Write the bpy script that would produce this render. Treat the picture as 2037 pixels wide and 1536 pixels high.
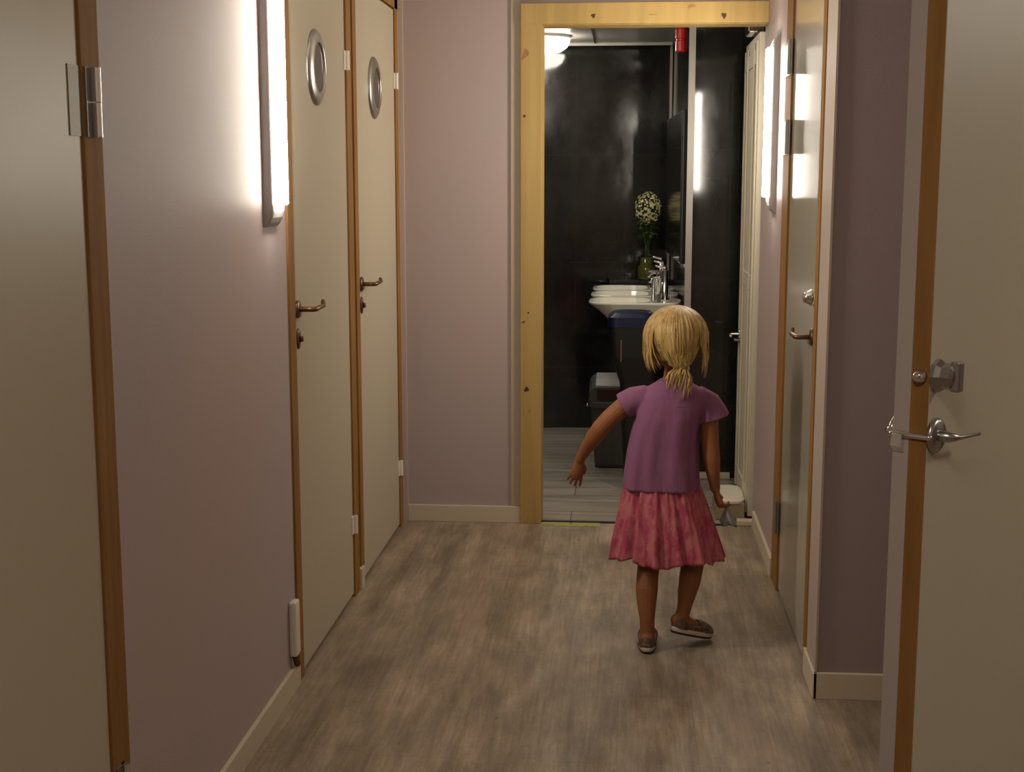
import bpy, bmesh, math, random
from mathutils import Vector, Matrix, noise
random.seed(7)
C = bpy.context.scene.collection
for o in list(bpy.data.objects): bpy.data.objects.remove(o)
S = bpy.context.scene
# ---------------------------------------------------------------- camera, world, exposure
H = 1.42
cd = bpy.data.cameras.new('camera'); cam = bpy.data.objects.new('camera', cd); C.objects.link(cam)
cd.sensor_fit = 'HORIZONTAL'; cd.sensor_width = 36.0; cd.lens = 2700.0/2037.0*36.0
cd.clip_start = 0.05; cd.clip_end = 60
th = math.radians(8.6967); yw = math.radians(4.8444)
fwd = Vector((-math.sin(yw)*math.cos(th), math.cos(yw)*math.cos(th), -math.sin(th)))
right = Vector((math.cos(yw), math.sin(yw), 0)); up = right.cross(fwd)
cam.matrix_world = Matrix(((right.x, up.x, -fwd.x, 0), (right.y, up.y, -fwd.y, 0), (right.z, up.z, -fwd.z, H), (0, 0, 0, 1)))
S.camera = cam
w = bpy.data.worlds.new('world'); S.world = w; w.use_nodes = True
w.node_tree.nodes['Background'].inputs[0].default_value = (1.0, 0.85, 0.7, 1)
w.node_tree.nodes['Background'].inputs[1].default_value = 0.02
S.view_settings.view_transform = 'Standard'; S.view_settings.look = 'None'
S.view_settings.gamma = 1; S.view_settings.exposure = 0.0
S.view_settings.use_curve_mapping = False
LAMP_WALL = 77.0      # emission of the wall lamp diffusers
LAMP_DOME = 40.0      # corridor ceiling dome, above the frame
LAMP_WASH = 28.0      # washroom ceiling domes
WARM = (1.0, 0.92, 0.775)

# ---------------------------------------------------------------- materials
MATS = {}
def mat(name, col, rough=0.6, metal=0.0, spec=0.5, emit=None, es=0, trans=0, bump=None, var=None, coat=0, alpha=1, ior=1.45):
    """bump=(scale, strength, stretch xyz), var=(col2, scale, stretch xyz, lo, hi)"""
    if name in MATS: return MATS[name]
    m = bpy.data.materials.new(name); m.use_nodes = True; nt = m.node_tree; b = nt.nodes['Principled BSDF']
    b.inputs['Base Color'].default_value = (*col, 1); b.inputs['Roughness'].default_value = rough
    b.inputs['Metallic'].default_value = metal; b.inputs['Specular IOR Level'].default_value = spec
    b.inputs['Coat Weight'].default_value = coat; b.inputs['Transmission Weight'].default_value = trans
    b.inputs['IOR'].default_value = ior; b.inputs['Alpha'].default_value = alpha
    if emit:
        b.inputs['Emission Color'].default_value = (*emit, 1); b.inputs['Emission Strength'].default_value = es
    if bump or var:
        tc = nt.nodes.new('ShaderNodeTexCoord')
    def nz(scale, st):
        mp = nt.nodes.new('ShaderNodeMapping'); mp.inputs['Scale'].default_value = st
        nt.links.new(tc.outputs['Object'], mp.inputs['Vector'])
        n = nt.nodes.new('ShaderNodeTexNoise'); n.inputs['Scale'].default_value = scale; n.inputs['Detail'].default_value = 5
        nt.links.new(mp.outputs[0], n.inputs['Vector']); return n
    if var:
        n = nz(var[1], var[2]); r = nt.nodes.new('ShaderNodeValToRGB')
        r.color_ramp.elements[0].position = var[3]; r.color_ramp.elements[1].position = var[4]
        r.color_ramp.elements[0].color = (*col, 1); r.color_ramp.elements[1].color = (*var[0], 1)
        nt.links.new(n.outputs[0], r.inputs[0]); nt.links.new(r.outputs[0], b.inputs['Base Color'])
    if bump:
        n = nz(bump[0], bump[2]); bp = nt.nodes.new('ShaderNodeBump'); bp.inputs['Strength'].default_value = bump[1]
        bp.inputs['Distance'].default_value = 0.01
        nt.links.new(n.outputs[0], bp.inputs['Height']); nt.links.new(bp.outputs[0], b.inputs['Normal'])
    MATS[name] = m; return m

WALL = mat('lavender_wall', (0.41, 0.335, 0.335), 0.55, bump=(220, 0.05, (1, 1, 1)), var=((0.435, 0.335, 0.315), 1.3, (1, 1, 0.6), 0.4, 0.65))
CEIL = mat('ceiling_white', (0.62, 0.58, 0.52), 0.8)
CREAM = mat('cream_door_paint', (0.46, 0.405, 0.30), 0.38, spec=0.5, bump=(40, 0.015, (1, 1, 0.3)))
CREAMG = mat('satin_door_paint', (0.40, 0.36, 0.29), 0.16, spec=0.6, bump=(30, 0.02, (1, 1, 0.3)))
TRIM = mat('cream_trim_paint', (0.56, 0.48, 0.36), 0.45)
BROWN = mat('brown_wood_frame', (0.23, 0.11, 0.03), 0.7, spec=0.2, var=((0.30, 0.155, 0.05), 14, (3, 3, 0.25), 0.35, 0.7), bump=(60, 0.06, (3, 3, 0.2)))
DARKW = mat('dark_rebate_wood', (0.07, 0.03, 0.01), 0.6)
EDGEW = mat('pale_door_edge', (0.42, 0.36, 0.32), 0.5)
STEEL = mat('brushed_steel', (0.42, 0.40, 0.37), 0.30, metal=1.0, bump=(80, 0.04, (1, 1, 0.1)))
PLATE = mat('satin_hinge_plate', (0.19, 0.175, 0.15), 0.45, metal=0.6)
CHROME = mat('chrome', (0.75, 0.73, 0.70), 0.08, metal=1.0)
BRONZE = mat('dull_bronze', (0.16, 0.085, 0.045), 0.38, metal=0.85)
WHITEP = mat('white_plastic', (0.70, 0.64, 0.54), 0.4)
CERAM = mat('white_ceramic', (0.80, 0.76, 0.66), 0.12, coat=0.4)
GLASSD = mat('dark_porthole_glass', (0.035, 0.03, 0.025), 0.08, spec=0.8)
RED = mat('red_plastic', (0.45, 0.012, 0.006), 0.25)
BLACKG = mat('black_gloss', (0.006, 0.006, 0.006), 0.12)
BLACKM = mat('black_matte', (0.006, 0.0055, 0.005), 0.45)
NAVY = mat('navy_plastic', (0.004, 0.007, 0.035), 0.35)
GREYB = mat('grey_bin_plastic', (0.075, 0.07, 0.062), 0.45)
GREYL = mat('light_grey_plastic', (0.30, 0.30, 0.29), 0.4)
ALU = mat('aluminium_strip', (0.42, 0.38, 0.34), 0.4, metal=0.5)
WDOOR = mat('white_moulded_door', (0.62, 0.56, 0.44), 0.4)
TRAY = mat('lamp_tray_grey', (0.42, 0.39, 0.39), 0.5, metal=0.3)
TUBE = mat('lamp_diffuser', (0.9, 0.88, 0.82), 0.4, emit=WARM, es=LAMP_WALL)
DOME = mat('corridor_dome_diffuser', (0.9, 0.88, 0.82), 0.35, emit=WARM, es=LAMP_DOME)
DOMEW = mat('washroom_dome_diffuser', (0.9, 0.88, 0.82), 0.35, emit=(1.0, 0.93, 0.80), es=LAMP_WASH)
SKIN = mat('skin', (0.235, 0.085, 0.029), 0.68, var=((0.27, 0.10, 0.035), 9, (1, 1, 1), 0.4, 0.7))
MATS['skin'].node_tree.nodes['Principled BSDF'].inputs['Subsurface Weight'].default_value = 0.08
MATS['skin'].node_tree.nodes['Principled BSDF'].inputs['Subsurface Radius'].default_value = (0.01, 0.004, 0.002)
SHIRT = mat('lilac_jersey', (0.215, 0.08, 0.165), 0.9, bump=(11, 0.75, (1.6, 1.6, 0.45)), var=((0.24, 0.09, 0.175), 6, (1, 1, 1), 0.4, 0.7))
HAIRM = mat('blond_hair', (0.30, 0.18, 0.055), 0.42, var=((0.50, 0.335, 0.125), 60, (1, 1, 0.06), 0.35, 0.65), bump=(260, 0.3, (1, 1, 0.05)))
HAIRD = mat('blond_hair_underlayer', (0.22, 0.13, 0.04), 0.55, bump=(260, 0.4, (1, 1, 0.05)))
SHOE = mat('brown_shoe_fabric', (0.085, 0.045, 0.03), 0.7, var=((0.15, 0.10, 0.075), 90, (1, 1, 1), 0.50, 0.62))
SOLEW = mat('pale_sole_rubber', (0.55, 0.44, 0.36), 0.6)
SOLED = mat('dark_outsole', (0.02, 0.012, 0.008), 0.7)
LEAF = mat('green_leaf', (0.05, 0.09, 0.015), 0.45)
BLOOM = mat('cream_blossom', (0.85, 0.80, 0.42), 0.35)
OLIVE = mat('olive_glass', (0.10, 0.10, 0.02), 0.15, trans=0.3)
CLEAR = mat('clear_glass', (0.7, 0.72, 0.66), 0.05, trans=0.9)
PINK = mat('pale_pink_paper', (0.50, 0.36, 0.34), 0.7)
CLOTH = mat('pale_grey_cloth', (0.27, 0.27, 0.25), 0.7)
TAPE = mat('yellow_green_tape', (0.33, 0.31, 0.08), 0.5)
BEIGEB = mat('beige_box_board', (0.30, 0.235, 0.15), 0.5)
SHADOW = mat('dark_joint', (0.02, 0.015, 0.012), 0.8)  # own dark colour of the ceiling joint and threshold gap
EYEW = mat('eye_white', (0.8, 0.8, 0.78), 0.2); EYEB = mat('eye_iris', (0.03, 0.05, 0.08), 0.2); LIP = mat('lip_skin', (0.42, 0.13, 0.09), 0.5)

def nodes_of(name, rough):
    m = bpy.data.materials.new(name); m.use_nodes = True; nt = m.node_tree
    b = nt.nodes['Principled BSDF']; b.inputs['Roughness'].default_value = rough
    tc = nt.nodes.new('ShaderNodeTexCoord'); return m, nt, b, tc
def N(nt, t, **kw):
    n = nt.nodes.new(t)
    for k, v in kw.items():
        if k in n.inputs: n.inputs[k].default_value = v
        else: setattr(n, k, v)
    return n
def mapping(nt, tc, scale, rot=(0, 0, 0), loc=(0, 0, 0)):
    mp = N(nt, 'ShaderNodeMapping'); mp.inputs['Scale'].default_value = scale; mp.inputs['Rotation'].default_value = rot
    mp.inputs['Location'].default_value = loc
    nt.links.new(tc.outputs['Object'], mp.inputs['Vector']); return mp
def mix(nt, fac, a, b, mode='MIX'):
    n = nt.nodes.new('ShaderNodeMix'); n.data_type = 'RGBA'; n.blend_type = mode
    for k, v in ((0, fac), (6, a), (7, b)):
        if isinstance(v, (int, float)): n.inputs[k].default_value = v
        elif isinstance(v, tuple): n.inputs[k].default_value = (*v, 1)
        else: nt.links.new(v, n.inputs[k])
    return n.outputs[2]
def ramp(nt, src, p0, p1, c0=(0, 0, 0), c1=(1, 1, 1)):
    r = nt.nodes.new('ShaderNodeValToRGB'); e = r.color_ramp.elements
    e[0].position, e[1].position = p0, p1; e[0].color = (*c0, 1); e[1].color = (*c1, 1)
    nt.links.new(src, r.inputs[0]); return r.outputs[0]
def noise_(nt, vec, scale, detail=6, rough=0.55):
    n = nt.nodes.new('ShaderNodeTexNoise'); n.inputs['Scale'].default_value = scale; n.inputs['Detail'].default_value = detail
    n.inputs['Roughness'].default_value = rough; nt.links.new(vec.outputs[0], n.inputs['Vector']); return n.outputs[0]

def floor_material():
    m, nt, b, tc = nodes_of('grey_wood_vinyl', 0.42)
    # planks run along the corridor (Y)
    mp = mapping(nt, tc, (1, 1, 1), (0, 0, math.radians(90)))
    br = N(nt, 'ShaderNodeTexBrick'); br.offset = 0.37; br.inputs['Scale'].default_value = 1.0
    br.inputs['Brick Width'].default_value = 1.2; br.inputs['Row Height'].default_value = 0.20
    br.inputs['Mortar Size'].default_value = 0.0012; br.inputs['Mortar Smooth'].default_value = 0.2; br.inputs['Bias'].default_value = 0
    br.inputs['Color1'].default_value = (0.93, 0.93, 0.93, 1); br.inputs['Color2'].default_value = (1.05, 1.03, 1.0, 1); br.inputs['Mortar'].default_value = (0.78, 0.76, 0.73, 1)
    nt.links.new(mp.outputs[0], br.inputs['Vector'])
    st = mapping(nt, tc, (9, 0.9, 1)); st2 = mapping(nt, tc, (38, 2.4, 1)); bl = mapping(nt, tc, (1.6, 1.1, 1))
    n1 = noise_(nt, st, 1.6, 8, 0.6); n2 = noise_(nt, st2, 2.2, 6, 0.65); n3 = noise_(nt, bl, 1.7, 4)
    base = ramp(nt, n1, 0.36, 0.66, (0.25, 0.198, 0.148), (0.40, 0.33, 0.262))
    base = mix(nt, 0.55, base, ramp(nt, n2, 0.38, 0.62, (0.66, 0.63, 0.60), (1.12, 1.1, 1.08)), 'MULTIPLY')
    base = mix(nt, 0.5, base, ramp(nt, n3, 0.35, 0.65, (0.75, 0.73, 0.68), (1.12, 1.06, 1.02)), 'MULTIPLY')
    # mottled dark wear and pale scuffs
    mw = mapping(nt, tc, (3.2, 1.6, 1), (0, 0, 0), (1.7, 0.4, 0)); n6 = noise_(nt, mw, 2.2, 9, 0.7)
    base = mix(nt, 0.75, base, ramp(nt, n6, 0.40, 0.60, (0.66, 0.64, 0.60), (1.10, 1.08, 1.05)), 'MULTIPLY')
    gr = mapping(nt, tc, (60, 30, 1)); n7 = noise_(nt, gr, 3.0, 4, 0.7)
    base = mix(nt, 0.5, base, ramp(nt, n7, 0.35, 0.62, (0.80, 0.79, 0.77), (1.08, 1.08, 1.08)), 'MULTIPLY')
    # pinkish worn streaks
    pk = mapping(nt, tc, (3.5, 0.8, 1), (0, 0, 0.12), (3.3, 1.2, 0)); n5 = noise_(nt, pk, 1.1, 3)
    base = mix(nt, ramp(nt, n5, 0.55, 0.72, (0, 0, 0), (0.4, 0.4, 0.4)), base, (0.42, 0.29, 0.225))
    base = mix(nt, 1.0, base, br.outputs['Color'], 'MULTIPLY')
    # small dark dings and scratches
    dg = mapping(nt, tc, (26, 9, 1)); n4 = noise_(nt, dg, 1.5, 3)
    base = mix(nt, ramp(nt, n4, 0.68, 0.75, (0, 0, 0), (0.6, 0.6, 0.6)), base, (0.10, 0.075, 0.05))
    nt.links.new(base, b.inputs['Base Color'])
    bp = N(nt, 'ShaderNodeBump'); bp.inputs['Strength'].default_value = 0.12; bp.inputs['Distance'].default_value = 0.004
    nt.links.new(n2, bp.inputs['Height']); nt.links.new(bp.outputs[0], b.inputs['Normal'])
    nt.links.new(ramp(nt, n3, 0.3, 0.7, (0.38, 0.38, 0.38), (0.55, 0.55, 0.55)), b.inputs['Roughness'])
    return m
def washfloor_material():
    m, nt, b, tc = nodes_of('grey_washroom_vinyl', 0.2)
    mp = mapping(nt, tc, (1, 1, 1), (0, 0, 0), (0.17, 0.12, 0))
    br = N(nt, 'ShaderNodeTexBrick'); br.offset = 0.45; br.inputs['Scale'].default_value = 1
    br.inputs['Brick Width'].default_value = 0.9; br.inputs['Row Height'].default_value = 0.30; br.inputs['Mortar Size'].default_value = 0.003
    br.inputs['Color1'].default_value = (0.82, 0.84, 0.86, 1); br.inputs['Color2'].default_value = (1.08, 1.08, 1.08, 1); br.inputs['Mortar'].default_value = (0.55, 0.52, 0.5, 1)
    nt.links.new(mp.outputs[0], br.inputs['Vector'])
    st = mapping(nt, tc, (1.2, 12, 1)); n1 = noise_(nt, st, 1.8, 6)
    base = ramp(nt, n1, 0.35, 0.68, (0.25, 0.215, 0.175), (0.42, 0.37, 0.31))
    base = mix(nt, 1.0, base, br.outputs['Color'], 'MULTIPLY'); nt.links.new(base, b.inputs['Base Color'])
    b.inputs['Roughness'].default_value = 0.22
    return m
def blackwall_material():
    m, nt, b, tc = nodes_of('black_stone_laminate', 0.12)
    a = mapping(nt, tc, (1.3, 1.3, 1.0)); n1 = noise_(nt, a, 2.0, 8, 0.62)
    a2 = mapping(nt, tc, (3, 3, 1.2), (0.3, 0.2, 0)); n2 = noise_(nt, a2, 3, 10, 0.7)
    base = ramp(nt, n1, 0.35, 0.72, (0.007, 0.0062, 0.005), (0.030, 0.029, 0.026))
    base = mix(nt, ramp(nt, n2, 0.6, 0.72, (0, 0, 0), (0.35, 0.35, 0.35)), base, (0.03, 0.026, 0.018))
    # panel joints every 0.6 m
    sep = N(nt, 'ShaderNodeSeparateXYZ'); nt.links.new(tc.outputs['Object'], sep.inputs[0])
    def joint(out, period, off):
        ad = N(nt, 'ShaderNodeMath', operation='ADD'); nt.links.new(sep.outputs[out], ad.inputs[0]); ad.inputs[1].default_value = off
        pp = N(nt, 'ShaderNodeMath', operation='PINGPONG'); nt.links.new(ad.outputs[0], pp.inputs[0]); pp.inputs[1].default_value = period/2
        lt = N(nt, 'ShaderNodeMath', operation='LESS_THAN'); nt.links.new(pp.outputs[0], lt.inputs[0]); lt.inputs[1].default_value = 0.0012
        return lt.outputs[0]
    base = mix(nt, joint(0, 0.6, 10.0+0.36), base, (0.03, 0.027, 0.022)); base = mix(nt, joint(2, 0.6, -0.35+1.2), base, (0.03, 0.027, 0.022))
    nt.links.new(base, b.inputs['Base Color'])
    nt.links.new(ramp(nt, n2, 0.3, 0.75, (0.045, 0.045, 0.045), (0.16, 0.16, 0.16)), b.inputs['Roughness'])
    b.inputs['Specular IOR Level'].default_value = 0.5
    return m
def pine_material():
    m, nt, b, tc = nodes_of('varnished_pine', 0.45)
    a = mapping(nt, tc, (14, 14, 0.7)); n1 = noise_(nt, a, 1.5, 5)
    base = ramp(nt, n1, 0.35, 0.7, (0.36, 0.235, 0.072), (0.45, 0.305, 0.108))
    nt.links.new(base, b.inputs['Base Color']); return m
def skirt_material():
    m, nt, b, tc = nodes_of('pink_print_cotton', 0.85)
    a = mapping(nt, tc, (1, 1, 1)); v = N(nt, 'ShaderNodeTexVoronoi'); v.inputs['Scale'].default_value = 62; nt.links.new(a.outputs[0], v.inputs['Vector'])
    n1 = noise_(nt, mapping(nt, tc, (1, 1, 0.4)), 48, 5)
    base = mix(nt, ramp(nt, n1, 0.42, 0.60), (0.46, 0.125, 0.145), (0.33, 0.04, 0.085))
    base = mix(nt, ramp(nt, v.outputs['Distance'], 0.16, 0.26, (0.22, 0.22, 0.22), (0, 0, 0)), base, (0.60, 0.24, 0.27))
    nt.links.new(base, b.inputs['Base Color']); return m
FLOORM, WFLOOR, BWALL, PINE, SKIRTM = floor_material(), washfloor_material(), blackwall_material(), pine_material(), skirt_material()
KNOT = mat('dark_knot', (0.06, 0.025, 0.01), 0.6); KNOTL = mat('pale_knot', (0.30, 0.16, 0.05), 0.5)

# ---------------------------------------------------------------- mesh helpers (world coordinates; origins handled on build)
ORG = {}
class MB:
    def __init__(s): s.v = []; s.f = []
    def add(s, vs, fs):
        k = len(s.v); s.v += [Vector(p) for p in vs]; s.f += [tuple(i+k for i in q) for q in fs]; return s
    def box(s, x0, x1, y0, y1, z0, z1, M=None, bev=0):
        if bev:
            bm = bmesh.new(); bmesh.ops.create_cube(bm, size=1)
            for v in bm.verts: v.co = Vector(((x0+x1)/2+v.co.x*(x1-x0), (y0+y1)/2+v.co.y*(y1-y0), (z0+z1)/2+v.co.z*(z1-z0)))
            bmesh.ops.bevel(bm, geom=list(bm.edges), offset=bev, segments=2, affect='EDGES', profile=0.6)
            bm.verts.index_update(); vs = [v.co.copy() for v in bm.verts]; fs = [[v.index for v in f.verts] for f in bm.faces]; bm.free()
        else:
            vs = [Vector(p) for p in ((x0, y0, z0), (x1, y0, z0), (x1, y1, z0), (x0, y1, z0), (x0, y0, z1), (x1, y0, z1), (x1, y1, z1), (x0, y1, z1))]
            fs = [(0, 3, 2, 1), (4, 5, 6, 7), (0, 1, 5, 4), (1, 2, 6, 5), (2, 3, 7, 6), (3, 0, 4, 7)]
        if M: vs = [M @ v for v in vs]
        return s.add(vs, fs)
    def rings(s, rs, cap0=True, cap1=True):
        n = len(rs[0]); vs = [p for r in rs for p in r]; fs = []
        for i in range(len(rs)-1):
            for j in range(n):
                k = (j+1) % n; fs.append((i*n+j, i*n+k, (i+1)*n+k, (i+1)*n+j))
        if cap0: fs.append(tuple(range(n-1, -1, -1)))
        if cap1: fs.append(tuple((len(rs)-1)*n+j for j in range(n)))
        return s.add(vs, fs)
    def tube(s, pts, rad, n=10, flat=1.0, flatdir=None, round_ends=True):
        P = [Vector(p) for p in pts]
        if isinstance(rad, (int, float)): rad = [rad]*len(P)
        rad = list(rad)
        if round_ends:
            d0 = (P[0]-P[1]).normalized(); d1 = (P[-1]-P[-2]).normalized(); a, b_ = rad[0], rad[-1]
            pre = [(P[0]+d0*a*0.95, a*0.3), (P[0]+d0*a*0.7, a*0.72)]; post = [(P[-1]+d1*b_*0.7, b_*0.72), (P[-1]+d1*b_*0.95, b_*0.3)]
            P = [p for p, _ in pre]+P+[p for p, _ in post]; rad = [r for _, r in pre]+rad+[r for _, r in post]
        T = [(P[min(i+1, len(P)-1)]-P[max(i-1, 0)]).normalized() for i in range(len(P))]
        u = flatdir.copy() if flatdir else (Vector((0, 0, 1)) if abs(T[0].z) < 0.9 else Vector((1, 0, 0)))
        rs = []
        for p, t, r in zip(P, T, rad):
            u = (u - t*u.dot(t)); u.normalize(); v = t.cross(u)
            rs.append([p + (u*math.cos(a)*flat + v*math.sin(a))*r for a in (2*math.pi*k/n for k in range(n))])
        return s.rings(rs)
    def lathe(s, prof, origin, axis=(0, 0, 1), n=32, sx=1, sy=1, closed=False):
        """prof: list of (radius, height along axis)"""
        ax = Vector(axis).normalized(); u = Vector((0, 0, 1)) if abs(ax.z) < 0.9 else Vector((1, 0, 0)); u = (u-ax*u.dot(ax)).normalized(); v = ax.cross(u); O = Vector(origin)
        rs = [[O+ax*h+(u*math.cos(a)*sx+v*math.sin(a)*sy)*max(r, 1e-4) for a in (2*math.pi*k/n for k in range(n))] for r, h in prof]
        if closed: rs.append(rs[0]); return s.rings(rs, False, False)
        return s.rings(rs)
    def sphere(s, c, r, n=12, sc=(1, 1, 1)):
        rs = []
        for i in range(1, n):
            a = math.pi*i/n; rs.append([Vector((c[0]+r*sc[0]*math.sin(a)*math.cos(b), c[1]+r*sc[1]*math.sin(a)*math.sin(b), c[2]+r*sc[2]*math.cos(a))) for b in (2*math.pi*k/(2*n) for k in range(2*n))])
        return s.rings(rs)
    def build(s, name, m, parent=None, origin=None, smooth=False, label=None, remesh=None, smoothit=0, solid=0, bevel=0, subsurf=0):
        if origin is None:
            if parent is not None: origin = ORG[parent.as_pointer()]
            else:
                xs = [v.x for v in s.v]; ys = [v.y for v in s.v]; zs = [v.z for v in s.v]
                origin = Vector(((min(xs)+max(xs))/2, (min(ys)+max(ys))/2, min(zs)))
        origin = Vector(origin)
        me = bpy.data.meshes.new(name); me.from_pydata([tuple(v-origin) for v in s.v], [], s.f); me.update()
        bm = bmesh.new(); bm.from_mesh(me); bmesh.ops.recalc_face_normals(bm, faces=bm.faces); bm.to_mesh(me); bm.free()
        for mm in (m if isinstance(m, list) else [m]): me.materials.append(mm)
        if smooth: me.polygons.foreach_set('use_smooth', [True]*len(me.polygons))
        o = bpy.data.objects.new(name, me); C.objects.link(o)
        if parent is not None:
            o.parent = parent; o.location = origin-ORG[parent.as_pointer()]
        else: o.location = origin
        ORG[o.as_pointer()] = origin
        if remesh:
            r = o.modifiers.new('remesh', 'REMESH'); r.mode = 'VOXEL'; r.voxel_size = remesh; r.use_smooth_shade = True
        if smoothit:
            r = o.modifiers.new('smooth', 'SMOOTH'); r.iterations = smoothit; r.factor = 0.5
        if solid:
            r = o.modifiers.new('solid', 'SOLIDIFY'); r.thickness = solid; r.offset = 0
        if subsurf:
            r = o.modifiers.new('sub', 'SUBSURF'); r.levels = subsurf; r.render_levels = subsurf
        if bevel:
            r = o.modifiers.new('bevel', 'BEVEL'); r.width = bevel; r.segments = 2; r.limit_method = 'ANGLE'
        if label: o['label'] = label
        return o
def thing(name, loc, label, cat, kind=None, group=None):
    o = bpy.data.objects.new(name, None); C.objects.link(o); o.location = loc; o.empty_display_size = 0.1
    ORG[o.as_pointer()] = Vector(loc); return tag(o, label, cat, kind, group)
def tag(o, label, cat, kind=None, group=None):
    o['label'] = label; o['category'] = cat
    if kind: o['kind'] = kind
    if group: o['group'] = group
    return o
def struct(name, m, label, cat, *boxes, bev=0):
    b = MB()
    for q in boxes: b.box(*q, bev=bev)
    return tag(b.build(name, m), label, cat, 'structure')
def circle_xy(c, ax, r, n=24): pass

XL, XR, YB, YS, ZC = -0.92, 0.535, 5.50, 3.64, 2.16
XN = 0.95            # right wall of the recess
# ---------------------------------------------------------------- setting
struct('floor', FLOORM, 'worn grey-brown wood-look vinyl floor of the corridor', 'floor', (XL-0.15, XN+0.1, -1.6, YB+0.02, -0.05, 0))
b = MB().box(-1.7, 0.60, YB+0.02, 7.95, -0.05, -0.002)
tag(b.build('floor', WFLOOR), 'glossy grey vinyl floor inside the dark washroom', 'floor', 'structure')
struct('ceiling', CEIL, 'flat pale ceiling of the corridor', 'ceiling', (XL-0.15, XN+0.1, -1.6, YB+0.1, ZC, ZC+0.05))
b = MB().box(-1.7, 0.60, YB+0.1, 7.95, 2.15, 2.2)
tag(b.build('ceiling', mat('washroom_ceiling', (0.42, 0.40, 0.36), 0.35)), 'grey washroom ceiling with a dark joint', 'ceiling', 'structure')
b = MB().box(-0.193, -0.187, YB+0.1, 7.7, 2.146, 2.1499)
tag(b.build('trim_1', SHADOW), 'thin dark joint line running along the washroom ceiling', 'trim', 'structure')

# left wall: openings for three doors (near, middle, far)
T = 0.12
D1, D2, D3 = (1.46, 2.335), (3.625, 4.515), (4.545, 5.445)
HD = 2.115
lw = MB()
for a, c in ((-1.6, D1[0]), (D1[1], D2[0]), (D2[1], D3[0]), (D3[1], YB)): lw.box(XL-T, XL, a, c, 0, ZC)
for d in (D1, D2, D3): lw.box(XL-T, XL, d[0], d[1], HD, ZC)
tag(lw.build('wall_left', WALL), 'lavender-grey painted left wall of the corridor', 'wall', 'structure')
# right wall
E4 = (3.84, 4.79)
rw = MB().box(XR, XR+T, YS+T, E4[0], 0, ZC).box(XR, XR+T, E4[1], YB+0.1, 0, ZC).box(XR, XR+T, E4[0], E4[1], HD, ZC)
tag(rw.build('wall_right', WALL), 'lavender-grey right wall of the corridor beyond the recess', 'wall', 'structure')
struct('wall_recess', mat('shaded_wall_paint', (0.30, 0.235, 0.24), 0.6, bump=(220, 0.05, (1, 1, 1))), 'lavender-grey recess wall facing the viewer between the two right-hand doors', 'wall', (XR, XN+T, YS, YS+T, 0, ZC))  # darker copy of the wall paint: shade of the recess put into the colour
E5 = (1.74, 2.60)
rn = MB().box(XN, XN+T, E5[1], YS, 0, ZC).box(XN, XN+T, -1.6, E5[0], 0, ZC).box(XN, XN+T, E5[0], E5[1], HD, ZC)
tag(rn.build('wall_near_right', WALL), 'lavender-grey near right wall behind the open door leaf', 'wall', 'structure')
RX, RY0, RY1 = 4.9, 0.9, 4.9
struct('wall_side_room', WALL, 'pale walls of the side room behind the door standing ajar', 'wall', (RX, RX+0.05, RY0, RY1, 0, ZC), (XN+T, RX+0.05, RY0-0.05, RY0, 0, ZC), (XN+T, RX+0.05, RY1, RY1+0.05, 0, ZC), (XN+T-0.03, XN+T, YS+T, RY1, 0, ZC))
struct('ceiling', CEIL, 'pale ceiling of the side room behind the door standing ajar', 'ceiling', (XN+0.1, RX+0.05, RY0-0.05, RY1+0.05, ZC, ZC+0.05))
struct('floor', FLOORM, 'wood-look floor of the side room behind the door standing ajar', 'floor', (XN+0.1, RX+0.05, RY0-0.05, RY1+0.05, -0.05, 0))
struct('wall_entrance', WALL, 'lavender-grey wall closing the corridor behind the viewer', 'wall', (XL-T, XN+T, -1.72, -1.6, 0, ZC))
# back wall with the washroom doorway
OX0, OX1, OZ = -0.345, XR, 2.02
struct('wall_back', WALL, 'lavender-pink end wall left of the washroom doorway', 'wall', (XL-T, OX0, YB, YB+0.1, 0, ZC), (OX0, OX1, YB, YB+0.1, OZ, ZC))
# cornice
struct('trim_2', TRIM, 'pale cover strip where the end wall meets the ceiling', 'trim', (XL, XR, YB-0.012, YB, 2.118, ZC))
struct('trim_3', mat('pale_corner_strip', (0.47, 0.37, 0.32), 0.5), 'narrow corner strip beside the far left door', 'trim', (XL, XL+0.018, YB-0.012, YB, 0, 2.118))
struct('trim_4', mat('beige_cover_strip', (0.40, 0.335, 0.26), 0.5), 'narrow beige cover strip beside the pine door casing', 'trim', (-0.470, -0.431, YB-0.006, YB, 0.07, 2.118))
# baseboards
def board(name, label, *boxes):
    return struct(name, TRIM, label, 'baseboard', *boxes, bev=0.002)
board('baseboard_left', 'cream baseboard along the left wall between the near and middle doors', (XL, XL+0.012, D1[1]+0.002, D2[0]-0.002, 0.0, 0.07))
board('baseboard_back', 'cream baseboard under the pink end wall', (XL+0.018, -0.431, YB-0.012, YB, 0.0, 0.07))
board('baseboard_right', 'cream baseboard running along the right wall to the washroom', (XR-0.012, XR, E4[1]+0.002, YB-0.002, 0.0, 0.07))
board('baseboard_recess', 'cream baseboard under the shaded recess wall', (XR-0.01, XN, YS-0.012, YS, 0.0, 0.075), (XR-0.012, XR, YS-0.012, E4[0], 0.0, 0.075))
board('baseboard_stub', 'short piece of cream baseboard between the two left porthole doors', (XL, XL+0.014, D2[1]-0.0, D3[0]+0.02, 0.0, 0.075))
struct('trim_5', mat('pale_casing', (0.42, 0.34, 0.29), 0.45), 'pale upright casing at the outer corner of the right-hand door', 'trim', (XR-0.006, XR, YS-0.006, E4[0]-0.03, 0.075, ZC))
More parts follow.
